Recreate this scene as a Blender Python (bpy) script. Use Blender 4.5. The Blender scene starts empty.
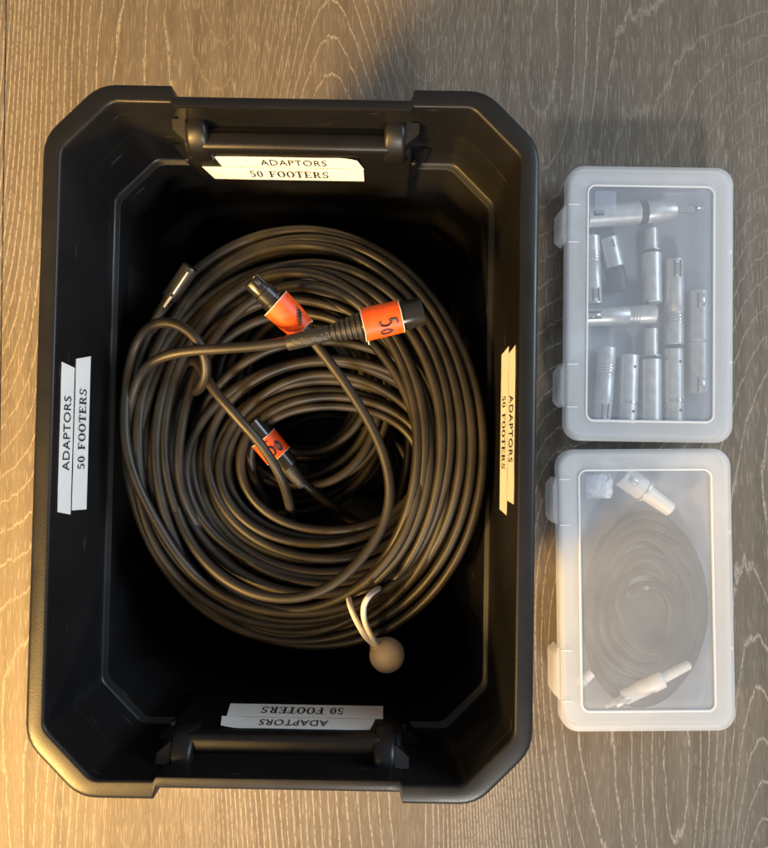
import bpy, math, random
from mathutils import Vector, Matrix, noise
R = math.radians
PI = math.pi
random.seed(7)
S = bpy.context.scene
C = S.collection

# ------------------------------------------------------------------ camera, light, exposure
CAM_H, TILT, FPX = 0.76, R(1.6), 740.0          # camera height over the table, pitch, focal length (photo pixels)
cam = bpy.data.cameras.new('camera')
cam.sensor_fit = 'HORIZONTAL'
cam.angle = 2*math.atan(384/FPX)
cam.clip_start, cam.clip_end = 0.01, 100
co = bpy.data.objects.new('camera', cam); C.objects.link(co)
co.location = (0, 0, CAM_H); co.rotation_euler = (TILT, 0, 0)
S.camera = co

W = bpy.data.worlds.new('World'); S.world = W; W.use_nodes = True
bg = W.node_tree.nodes['Background']
bg.inputs[0].default_value = (1.0, 0.97, 0.92, 1); bg.inputs[1].default_value = 0.235


def lamp(name, loc, target, size, power, col, size_y=None):
    l = bpy.data.lights.new(name, 'AREA'); l.energy = power; l.color = col
    if size_y:
        l.shape = 'RECTANGLE'; l.size = size; l.size_y = size_y
    else:
        l.shape = 'DISK'; l.size = size
    o = bpy.data.objects.new(name, l); C.objects.link(o)
    o.location = loc
    o.rotation_euler = (Vector(target)-Vector(loc)).to_track_quat('-Z', 'Y').to_euler()
    return o


def spot(name, loc, target, radius, power, col, cone, blend=1.0):
    l = bpy.data.lights.new(name, 'SPOT'); l.energy = power; l.color = col
    l.shadow_soft_size = radius; l.spot_size = cone; l.spot_blend = blend
    o = bpy.data.objects.new(name, l); C.objects.link(o); o.location = loc
    o.rotation_euler = (Vector(target)-Vector(loc)).to_track_quat('-Z', 'Y').to_euler()
    return o


spot('warm_lamp', (-0.90, -0.80, 0.93), (-0.48, 0.08, 0.0), 0.13, 335, (1.0, 0.58, 0.17), R(77))
spot('warm_ceiling_lamp', (-0.80, -0.72, 1.70), (-0.52, 0.02, 0.0), 0.22, 80, (1.0, 0.61, 0.20), R(62))
lamp('ceiling_lamp', (0.42, -1.80, 1.42), (0.1, 0.0, 0.0), 0.34, 44, (1.0, 0.94, 0.86))
lamp('window_light', (1.7, 0.5, 1.15), (0.0, 0.0, 0.1), 0.9, 34, (0.70, 0.85, 1.0), 0.7)

S.view_settings.view_transform = 'Standard'
S.view_settings.look = 'None'
S.view_settings.exposure = 0.0
S.view_settings.gamma = 1.0
S.render.engine = 'CYCLES'
S.cycles.use_denoising = True
S.cycles.transparent_max_bounces = 24
S.cycles.max_bounces = 10
S.cycles.caustics_reflective = False
S.cycles.caustics_refractive = False


# ------------------------------------------------------------------ helpers
def P(px, py, z):
    """point of the photo (pixels) at a known height z above the table"""
    x, y = (px-384)/FPX, (424-py)/FPX
    c, s = math.cos(TILT), math.sin(TILT)
    d = Vector((x, y*c+s, y*s-c))
    t = (z-CAM_H)/d.z
    return Vector((d.x*t, d.y*t, z))


def mesh_obj(name, verts, faces, mat, parent=None, smooth=45, matrix=None):
    me = bpy.data.meshes.new(name)
    me.from_pydata([tuple(v) for v in verts], [], faces)
    me.validate(); me.update()
    if smooth:
        me.polygons.foreach_set('use_smooth', [True]*len(me.polygons))
        me.set_sharp_from_angle(angle=R(smooth))
    me.materials.append(mat)
    o = bpy.data.objects.new(name, me); C.objects.link(o)
    if matrix is not None:
        o.matrix_local = matrix
    if parent:
        o.parent = parent
    return o


def empty(name, loc=(0, 0, 0), rz=0.0):
    o = bpy.data.objects.new(name, None); C.objects.link(o)
    o.empty_display_size = 0.02
    o.location = loc; o.rotation_euler = (0, 0, rz)
    return o


def tag(o, label=None, cat=None, group=None, kind=None):
    if label: o['label'] = label
    if cat: o['category'] = cat
    if group: o['group'] = group
    if kind: o['kind'] = kind
    return o


class MB:
    def __init__(s): s.v = []; s.f = []

    def add(s, v, f):
        n = len(s.v); s.v += [Vector(p) for p in v]; s.f += [[i+n for i in q] for q in f]

    def xform(s, m): s.v = [m @ p for p in s.v]; return s

    def build(s, name, mat, parent=None, smooth=45, matrix=None):
        return mesh_obj(name, s.v, s.f, mat, parent, smooth, matrix)


def loft(mb, rings, cap0=True, cap1=True, close=False):
    n = len(rings[0]); v = [p for r in rings for p in r]; f = []
    m = len(rings)
    for i in range(m if close else m-1):
        a, b = i*n, ((i+1) % m)*n
        for j in range(n):
            k = (j+1) % n
            f.append([a+j, a+k, b+k, b+j])
    if cap0 and not close: f.append(list(range(n))[::-1])
    if cap1 and not close: f.append([(m-1)*n+j for j in range(n)])
    mb.add(v, f)


def frames(pts):
    n = len(pts); T = []
    for i in range(n):
        d = pts[min(i+1, n-1)]-pts[max(i-1, 0)]
        T.append(d.normalized() if d.length > 1e-9 else Vector((1, 0, 0)))
    up = Vector((0, 0, 1)) if abs(T[0].z) < .9 else Vector((1, 0, 0))
    N = [(up-T[0]*up.dot(T[0])).normalized()]
    for i in range(1, n):
        v = N[-1]-T[i]*N[-1].dot(T[i]); N.append(v.normalized())
    return T, N


def tube(mb, pts, r, sides=10, caps=True):
    T, N = frames(pts); rings = []
    for i, p in enumerate(pts):
        ri = r[i] if isinstance(r, (list, tuple)) else r
        b = T[i].cross(N[i])
        rings.append([p+(N[i]*math.cos(2*PI*k/sides)+b*math.sin(2*PI*k/sides))*ri for k in range(sides)])
    loft(mb, rings, caps, caps)


def spline(ctrl, step=0.004):
    """Catmull-Rom through the control points"""
    p = [Vector(c) for c in ctrl]
    p = [p[0]*2-p[1]]+p+[p[-1]*2-p[-2]]
    out = []
    for i in range(1, len(p)-2):
        a, b, c, d = p[i-1:i+3]
        n = max(2, int((c-b).length/step))
        for k in range(n):
            t = k/n
            out.append(.5*((2*b)+(c-a)*t+(2*a-5*b+4*c-d)*t*t+(3*b-a-3*c+d)*t**3))
    out.append(p[-2])
    return out


def axis_matrix(p0, p1, roll=0.0):
    """local X runs from p0 to p1, local Z looks up as far as it can"""
    x = (Vector(p1)-Vector(p0)).normalized()
    z = Vector((0, 0, 1)); z = (z-x*z.dot(x)).normalized(); y = z.cross(x)
    m = Matrix((x, y, z)).transposed().to_4x4()
    m = Matrix.Translation(p0) @ m @ Matrix.Rotation(roll, 4, 'X')
    return m


def lathe(mb, prof, sides=24, cap0=True, cap1=True):
    loft(mb, [[Vector((a, r*math.cos(2*PI*k/sides), r*math.sin(2*PI*k/sides))) for k in range(sides)]
              for a, r in prof], cap0, cap1)


def rbox(mb, lo, hi, b=0.001):
    """box with bevelled edges (three-way chamfer)"""
    lo, hi = Vector(lo), Vector(hi); b = min(b, *[(hi[i]-lo[i])*.45 for i in range(3)])
    v = []; idx = {}
    for ix in (0, 1):
        for iy in (0, 1):
            for iz in (0, 1):
                for ax in range(3):
                    p = Vector((hi.x if ix else lo.x, hi.y if iy else lo.y, hi.z if iz else lo.z))
                    s = (ix, iy, iz)
                    for o in range(3):
                        if o != ax: p[o] += -b if s[o] else b
                    idx[(ix, iy, iz, ax)] = len(v); v.append(p)
    f = []
    for ax in range(3):
        o1, o2 = (ax+1) % 3, (ax+2) % 3
        for sgn in (0, 1):
            q = []
            for a, c in ((0, 0), (1, 0), (1, 1), (0, 1)):
                s = [0, 0, 0]; s[ax] = sgn; s[o1] = a; s[o2] = c
                q.append(idx[(*s, ax)])
            f.append(q if sgn else q[::-1])
    for ax in range(3):                                   # edge chamfers along axis ax
        o1, o2 = (ax+1) % 3, (ax+2) % 3
        for a in (0, 1):
            for c in (0, 1):
                s0 = [0, 0, 0]; s0[o1] = a; s0[o2] = c; s1 = list(s0); s1[ax] = 1
                q = [idx[(*s0, o1)], idx[(*s1, o1)], idx[(*s1, o2)], idx[(*s0, o2)]]
                f.append(q if a != c else q[::-1])
    for ix in (0, 1):
        for iy in (0, 1):
            for iz in (0, 1):
                q = [idx[(ix, iy, iz, a)] for a in range(3)]
                f.append(q if (ix+iy+iz) % 2 else q[::-1])
    mb.add(v, f)


def extrude_x(mb, prof, x0, x1, inset=0.0):
    """profile in (y,z), extruded along x; ends slightly drawn in to round them"""
    cy = sum(p[0] for p in prof)/len(prof); cz = sum(p[1] for p in prof)/len(prof)
    def ring(x, k): return [Vector((x, cy+(y-cy)*k, cz+(z-cz)*k)) for y, z in prof]
    if inset:
        k = .86
        rings = [ring(x0, k), ring(x0+inset*.4, .96), ring(x0+inset, 1), ring(x1-inset, 1), ring(x1-inset*.4, .96), ring(x1, k)]
    else:
        rings = [ring(x0, 1), ring(x1, 1)]
    loft(mb, rings)


# ------------------------------------------------------------------ materials
def new_mat(name):
    m = bpy.data.materials.new(name); m.use_nodes = True
    nt = m.node_tree
    return m, nt, nt.nodes['Principled BSDF'], nt.nodes


def link(nt, a, b): nt.links.new(a, b)


def ramp(nodes, stops):
    r = nodes.new('ShaderNodeValToRGB')
    el = r.color_ramp.elements
    while len(el) < len(stops): el.new(0.5)
    for e, (p, c) in zip(el, stops):
        e.position = p; e.color = (*c, 1) if len(c) == 3 else c
    return r


def math_node(nodes, nt, op, a, b=None, clamp=False):
    m = nodes.new('ShaderNodeMath'); m.operation = op; m.use_clamp = clamp
    for i, x in enumerate((a, b)):
        if x is None: continue
        if isinstance(x, (int, float)): m.inputs[i].default_value = x
        else: link(nt, x, m.inputs[i])
    return m.outputs[0]


def simple(name, col, rough=.5, metal=0.0, spec=.5, bump=0.0, bscale=300, var=0.0, vscale=60, trans=0.0):
    m, nt, b, n = new_mat(name)
    b.inputs['Base Color'].default_value = (*col, 1)
    b.inputs['Roughness'].default_value = rough
    b.inputs['Metallic'].default_value = metal
    b.inputs['Specular IOR Level'].default_value = spec
    tc = n.new('ShaderNodeTexCoord')
    if var:
        t = n.new('ShaderNodeTexNoise'); t.inputs['Scale'].default_value = vscale; t.inputs['Detail'].default_value = 5
        link(nt, tc.outputs['Object'], t.inputs['Vector'])
        r = ramp(n, [(.3, tuple(c*(1-var) for c in col)), (.7, tuple(min(1, c*(1+var)) for c in col))])
        link(nt, t.outputs['Fac'], r.inputs[0]); link(nt, r.outputs[0], b.inputs['Base Color'])
        rr = n.new('ShaderNodeMapRange'); rr.inputs['To Min'].default_value = max(0, rough-.09); rr.inputs['To Max'].default_value = min(1, rough+.11)
        link(nt, t.outputs['Fac'], rr.inputs['Value']); link(nt, rr.outputs[0], b.inputs['Roughness'])
    if bump:
        t2 = n.new('ShaderNodeTexNoise'); t2.inputs['Scale'].default_value = bscale; t2.inputs['Detail'].default_value = 3
        link(nt, tc.outputs['Object'], t2.inputs['Vector'])
        bp = n.new('ShaderNodeBump'); bp.inputs['Strength'].default_value = bump; bp.inputs['Distance'].default_value = .001
        link(nt, t2.outputs['Fac'], bp.inputs['Height']); link(nt, bp.outputs[0], b.inputs['Normal'])
    return m


def wood():
    m, nt, b, n = new_mat('limed_oak_laminate')
    tc = n.new('ShaderNodeTexCoord')
    # big slow field, long in Y: its contour lines are the cathedral figure
    mp = n.new('ShaderNodeMapping'); mp.inputs['Scale'].default_value = (3.4, 0.62, 1); mp.inputs['Location'].default_value = (3.1, 5.7, 0)
    link(nt, tc.outputs['Object'], mp.inputs[0])
    f = n.new('ShaderNodeTexNoise'); f.inputs['Scale'].default_value = 1.0; f.inputs['Detail'].default_value = 1.2; f.inputs['Roughness'].default_value = .35
    link(nt, mp.outputs[0], f.inputs['Vector'])
    mw = n.new('ShaderNodeMapping'); mw.inputs['Scale'].default_value = (150, 26, 1)
    link(nt, tc.outputs['Object'], mw.inputs[0])
    wob = n.new('ShaderNodeTexNoise'); wob.inputs['Scale'].default_value = 1; wob.inputs['Detail'].default_value = 2
    link(nt, mw.outputs[0], wob.inputs['Vector'])
    h = math_node(n, nt, 'ADD', math_node(n, nt, 'MULTIPLY', f.outputs['Fac'], 104.0),
                  math_node(n, nt, 'MULTIPLY', wob.outputs['Fac'], 0.38))
    fr = math_node(n, nt, 'FRACT', h)
    tri = math_node(n, nt, 'ABSOLUTE', math_node(n, nt, 'SUBTRACT', fr, .5))        # 0 at line centre
    # slope of the field, so that every line keeps the same width however far apart the lines are
    def shifted(dx, dy):
        q = n.new('ShaderNodeVectorMath'); q.operation = 'ADD'; q.inputs[1].default_value = (dx, dy, 0)
        link(nt, mp.outputs[0], q.inputs[0])
        g = n.new('ShaderNodeTexNoise')
        for k in ('Scale', 'Detail', 'Roughness'): g.inputs[k].default_value = f.inputs[k].default_value
        link(nt, q.outputs[0], g.inputs['Vector'])
        d = math_node(n, nt, 'SUBTRACT', g.outputs['Fac'], f.outputs['Fac'])
        return math_node(n, nt, 'MULTIPLY', d, d)
    gr = math_node(n, nt, 'SQRT', math_node(n, nt, 'ADD', shifted(.0068, 0), shifted(0, .00124)))     # per 2 mm
    gr = math_node(n, nt, 'MAXIMUM', gr, .0012)
    dist = math_node(n, nt, 'DIVIDE', tri, math_node(n, nt, 'MULTIPLY', gr, 104.0/2.0))                # in mm
    line = n.new('ShaderNodeMapRange'); line.inputs['From Min'].default_value = 1.0; line.inputs['From Max'].default_value = .2
    link(nt, dist, line.inputs['Value'])
    # open pores: short white dashes along the grain
    mp2 = n.new('ShaderNodeMapping'); mp2.inputs['Scale'].default_value = (820, 42, 1)
    link(nt, tc.outputs['Object'], mp2.inputs[0])
    p = n.new('ShaderNodeTexNoise'); p.inputs['Scale'].default_value = 1; p.inputs['Detail'].default_value = 3; p.inputs['Roughness'].default_value = .6
    link(nt, mp2.outputs[0], p.inputs['Vector'])
    dash = n.new('ShaderNodeMapRange'); dash.inputs['From Min'].default_value = .53; dash.inputs['From Max'].default_value = .68
    link(nt, p.outputs['Fac'], dash.inputs['Value'])
    # crumbly pores within the figure lines
    mp3 = n.new('ShaderNodeMapping'); mp3.inputs['Scale'].default_value = (700, 190, 1)
    link(nt, tc.outputs['Object'], mp3.inputs[0])
    p3 = n.new('ShaderNodeTexNoise'); p3.inputs['Scale'].default_value = 1; p3.inputs['Detail'].default_value = 2
    link(nt, mp3.outputs[0], p3.inputs['Vector'])
    crumb = n.new('ShaderNodeMapRange'); crumb.inputs['From Min'].default_value = .34; crumb.inputs['From Max'].default_value = .54
    link(nt, p3.outputs['Fac'], crumb.inputs['Value'])
    # where the figure shows strongly and where it fades out
    mp4 = n.new('ShaderNodeMapping'); mp4.inputs['Scale'].default_value = (7, 1.6, 1); mp4.inputs['Location'].default_value = (9, 2, 0)
    link(nt, tc.outputs['Object'], mp4.inputs[0])
    z = n.new('ShaderNodeTexNoise'); z.inputs['Scale'].default_value = 1; z.inputs['Detail'].default_value = 2
    link(nt, mp4.outputs[0], z.inputs['Vector'])
    zone = n.new('ShaderNodeMapRange'); zone.inputs['From Min'].default_value = .34; zone.inputs['From Max'].default_value = .54
    zone.inputs['To Min'].default_value = .30
    link(nt, z.outputs['Fac'], zone.inputs['Value'])
    figure = math_node(n, nt, 'MULTIPLY', math_node(n, nt, 'MULTIPLY', line.outputs[0], crumb.outputs[0]), zone.outputs[0])
    dz = math_node(n, nt, 'MULTIPLY', dash.outputs[0], math_node(n, nt, 'SUBTRACT', .80, math_node(n, nt, 'MULTIPLY', zone.outputs[0], .35)))
    pores = math_node(n, nt, 'MAXIMUM', figure, dz, True)
    # body colour: long streaks of grey-brown
    mp5 = n.new('ShaderNodeMapping'); mp5.inputs['Scale'].default_value = (60, 2.2, 1)
    link(nt, tc.outputs['Object'], mp5.inputs[0])
    s = n.new('ShaderNodeTexNoise'); s.inputs['Scale'].default_value = 1; s.inputs['Detail'].default_value = 5; s.inputs['Roughness'].default_value = .6
    link(nt, mp5.outputs[0], s.inputs['Vector'])
    body = ramp(n, [(.25, (.092, .077, .060)), (.5, (.126, .106, .083)), (.75, (.160, .136, .107))])
    link(nt, s.outputs['Fac'], body.inputs[0])
    lt = n.new('ShaderNodeMixRGB'); lt.inputs[2].default_value = (.46, .41, .345, 1)
    link(nt, math_node(n, nt, 'MULTIPLY', pores, .57), lt.inputs[0]); link(nt, body.outputs[0], lt.inputs[1])
    link(nt, lt.outputs[0], b.inputs['Base Color'])
    b.inputs['Roughness'].default_value = .58
    b.inputs['Specular IOR Level'].default_value = .2
    bp = n.new('ShaderNodeBump'); bp.inputs['Strength'].default_value = .25; bp.inputs['Distance'].default_value = .0006
    link(nt, math_node(n, nt, 'SUBTRACT', 1.0, pores), bp.inputs['Height']); link(nt, bp.outputs[0], b.inputs['Normal'])
    return m


def frosted(name, clear, col=(.80, .83, .86), rough=.42):
    """milky polypropylene: part of the light goes straight through, the rest is scattered"""
    m, nt, b, n = new_mat(name)
    b.inputs['Base Color'].default_value = (*col, 1); b.inputs['Roughness'].default_value = rough
    b.inputs['Specular IOR Level'].default_value = .45
    tr = n.new('ShaderNodeBsdfTranslucent'); tr.inputs[0].default_value = (*col, 1)
    mx = n.new('ShaderNodeMixShader'); mx.inputs[0].default_value = .38
    link(nt, b.outputs[0], mx.inputs[1]); link(nt, tr.outputs[0], mx.inputs[2])
    tp = n.new('ShaderNodeBsdfTransparent'); tp.inputs[0].default_value = (.97, .98, 1, 1)
    m2 = n.new('ShaderNodeMixShader')
    tc = n.new('ShaderNodeTexCoord'); t = n.new('ShaderNodeTexNoise'); t.inputs['Scale'].default_value = 24; t.inputs['Detail'].default_value = 4
    link(nt, tc.outputs['Object'], t.inputs['Vector'])
    mr = n.new('ShaderNodeMapRange'); mr.inputs['To Min'].default_value = clear-.05; mr.inputs['To Max'].default_value = clear+.05
    link(nt, t.outputs['Fac'], mr.inputs['Value']); link(nt, mr.outputs[0], m2.inputs[0])
    link(nt, mx.outputs[0], m2.inputs[1]); link(nt, tp.outputs[0], m2.inputs[2])
    # fine moulded texture
    t2 = n.new('ShaderNodeTexNoise'); t2.inputs['Scale'].default_value = 900
    link(nt, tc.outputs['Object'], t2.inputs['Vector'])
    bp = n.new('ShaderNodeBump'); bp.inputs['Strength'].default_value = .12; bp.inputs['Distance'].default_value = .0004
    link(nt, t2.outputs['Fac'], bp.inputs['Height']); link(nt, bp.outputs[0], b.inputs['Normal'])
    link(nt, m2.outputs[0], n['Material Output'].inputs[0])
    return m


def tub_plastic():
    m, nt, b, n = new_mat('black_tub_plastic')
    tc = n.new('ShaderNodeTexCoord')
    b.inputs['Base Color'].default_value = (.006, .006, .0065, 1)
    t = n.new('ShaderNodeTexNoise'); t.inputs['Scale'].default_value = 14; t.inputs['Detail'].default_value = 6; t.inputs['Roughness'].default_value = .65
    link(nt, tc.outputs['Object'], t.inputs['Vector'])
    rr = n.new('ShaderNodeMapRange'); rr.inputs['From Min'].default_value = .3; rr.inputs['From Max'].default_value = .7
    rr.inputs['To Min'].default_value = .33; rr.inputs['To Max'].default_value = .50
    link(nt, t.outputs['Fac'], rr.inputs['Value']); link(nt, rr.outputs[0], b.inputs['Roughness'])
    b.inputs['Specular IOR Level'].default_value = .42
    # scuffs and dust: sparse pale scratches
    mp = n.new('ShaderNodeMapping'); mp.inputs['Scale'].default_value = (30, 30, 210); mp.inputs['Rotation'].default_value = (.5, .4, .7)
    link(nt, tc.outputs['Object'], mp.inputs[0])
    t3 = n.new('ShaderNodeTexNoise'); t3.inputs['Scale'].default_value = 1; t3.inputs['Detail'].default_value = 4
    link(nt, mp.outputs[0], t3.inputs['Vector'])
    r = ramp(n, [(.67, (.006, .006, .0065)), (.80, (.06, .056, .05))])
    link(nt, t3.outputs['Fac'], r.inputs[0]); link(nt, r.outputs[0], b.inputs['Base Color'])
    t2 = n.new('ShaderNodeTexNoise'); t2.inputs['Scale'].default_value = 700; t2.inputs['Detail'].default_value = 2
    link(nt, tc.outputs['Object'], t2.inputs['Vector'])
    bp = n.new('ShaderNodeBump'); bp.inputs['Strength'].default_value = .10; bp.inputs['Distance'].default_value = .0005
    link(nt, t2.outputs['Fac'], bp.inputs['Height']); link(nt, bp.outputs[0], b.inputs['Normal'])
    return m


M = {
    'wood': wood(),
    'tub': tub_plastic(),
    'cord': simple('black_cable_rubber', (.0180, .0142, .0090), .47, spec=.42, bump=.06, bscale=500, var=.5, vscale=45),
    'cord2': simple('charcoal_cable_rubber', (.0185, .0150, .0100), .50, spec=.42, bump=.06, bscale=500, var=.35, vscale=30),
    'conn': simple('black_connector_shell', (.014, .013, .012), .24, spec=.6, var=.3, vscale=90),
    'boot': simple('black_rubber_boot', (.018, .017, .016), .5, bump=.2, bscale=600),
    'nickel': simple('satin_nickel', (.64, .63, .60), .40, metal=.6, var=.12, vscale=120),
    'dark_metal': simple('dark_insert', (.03, .03, .03), .4),
    'chrome': simple('bright_metal', (.75, .74, .70), .18, metal=1.0),
    'tape': simple('orange_gaffer_tape', (.85, .085, .006), .5, bump=.25, bscale=350, var=.16, vscale=140),
    'tape_edge': simple('pale_tape_backing', (.62, .56, .46), .7),
    'ink': simple('navy_marker_ink', (.012, .010, .025), .5),
    'paper': simple('white_label_paper', (.78, .77, .74), .55, var=.05, vscale=40),
    'print': simple('black_label_print', (.012, .012, .012), .6),
    'smudge': simple('worn_white_print', (.20, .19, .17), .7),
    'ball': simple('tan_plastic_ball', (.62, .48, .33), .42, bump=.05, var=.08, vscale=50),
    'elastic': simple('white_elastic_cord', (.74, .70, .68), .7, bump=.4, bscale=900),
    'frost': frosted('frosted_lid_border', .58, (.86, .88, .90), rough=.34),
    'window': frosted('frosted_lid_window', .79, (.74, .79, .86), rough=.30),
    'tray': frosted('frosted_tray', .55, (.74, .79, .85)),
    'bead': frosted('white_moulded_bead', .08, (.88, .89, .9)),
    'white_conn': simple('pale_grey_connector', (.72, .69, .64), .4, var=.08, vscale=90),
    'clear_bag': frosted('cloudy_crumpled_film', .35, (.85, .84, .8)),
}

# ------------------------------------------------------------------ tabletop
table = tag(empty('tabletop'), 'grey-brown limed oak laminate tabletop with pale open grain', 'tabletop', kind='structure')
seam = P(3, 200, 0).x
for i, (x0, x1) in enumerate(((seam-1.0, seam-.0005), (seam+.0005, seam+1.0), (seam+1.001, seam+2.0))):
    mb = MB(); rbox(mb, (x0, -1.6, -.030), (x1, 1.6, 0), .0006)
    mb.build('board', M['wood'], table, 30)

# ------------------------------------------------------------------ black tub
RIM = .320
pc = (P(33, 440, RIM)+P(537, 440, RIM))/2
YAW = R(-1.0)
cyl = (P(290, 86, RIM).y+P(280, 803, RIM).y)/2
TUB = tag(empty('storage_tub', (pc.x, cyl, 0.0004), YAW), 'tall black plastic tub with chamfered corners holding coiled cables', 'storage tub')
HX = (P(537, 440, RIM).x-P(33, 440, RIM).x)/2
HY = (P(290, 86, RIM).y-P(280, 803, RIM).y)/2


def outline(hx, hy, ch, notch, z, fr=.014):
    """chamfered rectangle with rounded corners; the middle of the short sides set back by notch"""
    q = []
    cs = [(hx, hy-ch), (hx-ch, hy)]                       # chamfer vertices in quadrant 1
    def fil(v, a, b):                                     # fillet at v between neighbours a and b
        v, a, b = Vector(v), Vector(a), Vector(b)
        da, db = (a-v).normalized(), (b-v).normalized()
        p0, p1 = v+da*fr*.75, v+db*fr*.75
        return [p0*(1-t)**2+v*2*t*(1-t)+p1*t*t for t in (0, .25, .5, .75, 1)]
    quad = fil(cs[0], (hx, 0), cs[1])+fil(cs[1], cs[0], (0, hy))
    top = [(.0735, 0), (.0715, 1), (.064, 1), (.05, 1), (.025, 1)]
    q1 = [Vector((hx, 0)), Vector((hx, hy*.4))]+quad+[Vector((x, hy-notch*n)) for x, n in top]
    q2 = [Vector((-p.x, p.y)) for p in q1[::-1]]
    up = q1+[Vector((0, hy-notch))]+q2
    lo = [Vector((-p.x, -p.y)) for p in up]
    pts = up+lo[1:-1] if (up[-1]-lo[0]).length < 1e-6 else up+lo
    return [Vector((p.x, p.y, z)) for p in pts]


w = lambda d, z, ch, nt=0.0: outline(HX-d, HY-d, ch, nt, z, .014 if d < .008 else .006)
prof = [
    w(.031, 0, .026), w(.028, .004, .026), w(.0135, .283, .030, .003), w(.0125, .2850, .031, .003), w(.0010, .2855, .032, .0065),
    w(.0003, .289, .032, .0065), w(0, .3160, .0325, .0065), w(.0004, .3182, .0325, .0065), w(.0015, .3194, .0322, .0064), w(.0030, RIM, .0318, .0056),
    w(.0098, RIM+.0002, .0300, .0030), w(.0108, .3200, .0297, .0028), w(.0114, .3192, .0295, .0026), w(.0118, .3175, .0294, .0020),
    w(.0155, .2455, .0285, 0), w(.0159, .2434, .0284, 0), w(.0170, .2424, .0281, 0), w(.0186, .2420, .0277, 0),
    w(.0197, .2413, .0275, 0), w(.0202, .2392, .0273, 0), w(.0350, .0140, .022, 0), w(.0370, .0080, .022, 0), w(.0420, .0050, .020, 0)]
mb = MB(); loft(mb, prof)
mb.build('shell', M['tub'], TUB, 42)

WALL_IN = HY-.0130                                        # inner face of the short walls near the rim


def tub_part(name, mb, mat='tub', smooth=45, both=True):
    a = mb.build(name, M[mat], TUB, smooth)
    if both:
        b = a.copy(); C.objects.link(b); b.parent = TUB; b.rotation_euler = (0, 0, PI)
    return a


Y0 = WALL_IN
# inward bulge behind the hand hold, with label panel
mb = MB()
extrude_x(mb, [(Y0+.0035, .2925), (Y0-.0045, .2955), (Y0-.0085, .2945), (Y0-.0150, .2880), (Y0-.0152, .2820), (Y0-.0175, .2130),
               (Y0-.0150, .2085), (Y0-.0020, .2050), (Y0+.0035, .2070)], -.0735, .0735, .002)
tub_part('handle_panel', mb)
mb = MB()
pr = []
for a in range(0, 360, 20):
    ca, sa = math.cos(R(a)), math.sin(R(a))
    pr.append((Y0-.0112+.0062*math.copysign(abs(ca)**.55, ca), .2922+.0064*math.copysign(abs(sa)**.55, sa)))
extrude_x(mb, pr, -.0600, .0600, .003)
tub_part('grip_bar', mb)
for sx in (-1, 1):
    mb = MB()
    xa, xb = sorted((sx*.0555, sx*.0690))
    extrude_x(mb, [(Y0+.002, .3035), (Y0-.0060, .3055), (Y0-.0125, .3010), (Y0-.0165, .2965), (Y0-.0190, .2890), (Y0-.0188, .2810), (Y0-.0160, .2740),
                   (Y0-.010, .2690), (Y0+.002, .2700)], xa, xb, .0028)
    tub_part('grip_bracket', mb, smooth=60)
    mb = MB()                                             # flared ear on the outer end of the bracket
    x0, x1 = sx*.0690, sx*.0775
    for (ya, yb, za, zb) in ((-.0005, -.0135, .3030, .2780),):
        v = [(x0, Y0+ya, za), (x0, Y0+yb, za-.004), (x0, Y0+yb-.002, zb), (x0, Y0+ya, zb-.004),
             (x1, Y0+ya, za-.001), (x1, Y0-.006, za-.004), (x1-sx*.004, Y0-.008, zb+.006), (x1-sx*.002, Y0+ya, zb)]
        f = [[0, 1, 2, 3], [7, 6, 5, 4], [0, 4, 5, 1], [1, 5, 6, 2], [2, 6, 7, 3], [3, 7, 4, 0]]
        mb.add(v, f if sx < 0 else [q[::-1] for q in f])
    tub_part('bracket_ear', mb, smooth=30)
    mb = MB()                                             # triangular gusset and its little peg below the bracket
    x0, x1 = sx*.0735, sx*.0860
    v = [(x0, Y0-.0155, .268), (x0, Y0-.0160, .244), (x1, Y0-.003, .268), (x1, Y0-.004, .262), (x0, Y0, .268), (x0, Y0, .244)]
    f = [[0, 1, 3, 2], [0, 2, 4], [1, 5, 3], [2, 3, 5, 4], [0, 4, 5, 1]]
    mb.add(v, f if sx > 0 else [q[::-1] for q in f])
    tub_part('gusset', mb, smooth=20)
    mb = MB(); xa, xb = sorted((sx*.0738, sx*.0775)); rbox(mb, (xa, Y0-.0150, .267), (xb, Y0-.0110, .2715), .0008)
    tub_part('peg', mb)
# shallow moulded ribs on the long lower walls
for sy in (-.105, .105):
    mb = MB()
    xw = HX-.0218
    v = [(-xw+.0002-.001, sy-.020, .225), (-xw+.0002-.001, sy+.020, .225), (-xw+.0135-.001, sy+.020, .03), (-xw+.0135-.001, sy-.020, .03),
         (-xw+.0042, sy-.016, .219), (-xw+.0042, sy+.016, .219), (-xw+.0160, sy+.016, .036), (-xw+.0160, sy-.016, .036)]
    mb.add(v, [[4, 7, 6, 5], [0, 4, 5, 1], [1, 5, 6, 2], [2, 6, 7, 3], [3, 7, 4, 0]])
    tub_part('wall_rib', mb, smooth=60)
# floor ridges
for k in range(-2, 3):
    mb = MB(); rbox(mb, (-.075, k*.052-.003, .0049), (.075, k*.052+.003, .0085), .0015)
    tub_part('floor_rib', mb, both=False)


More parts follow.
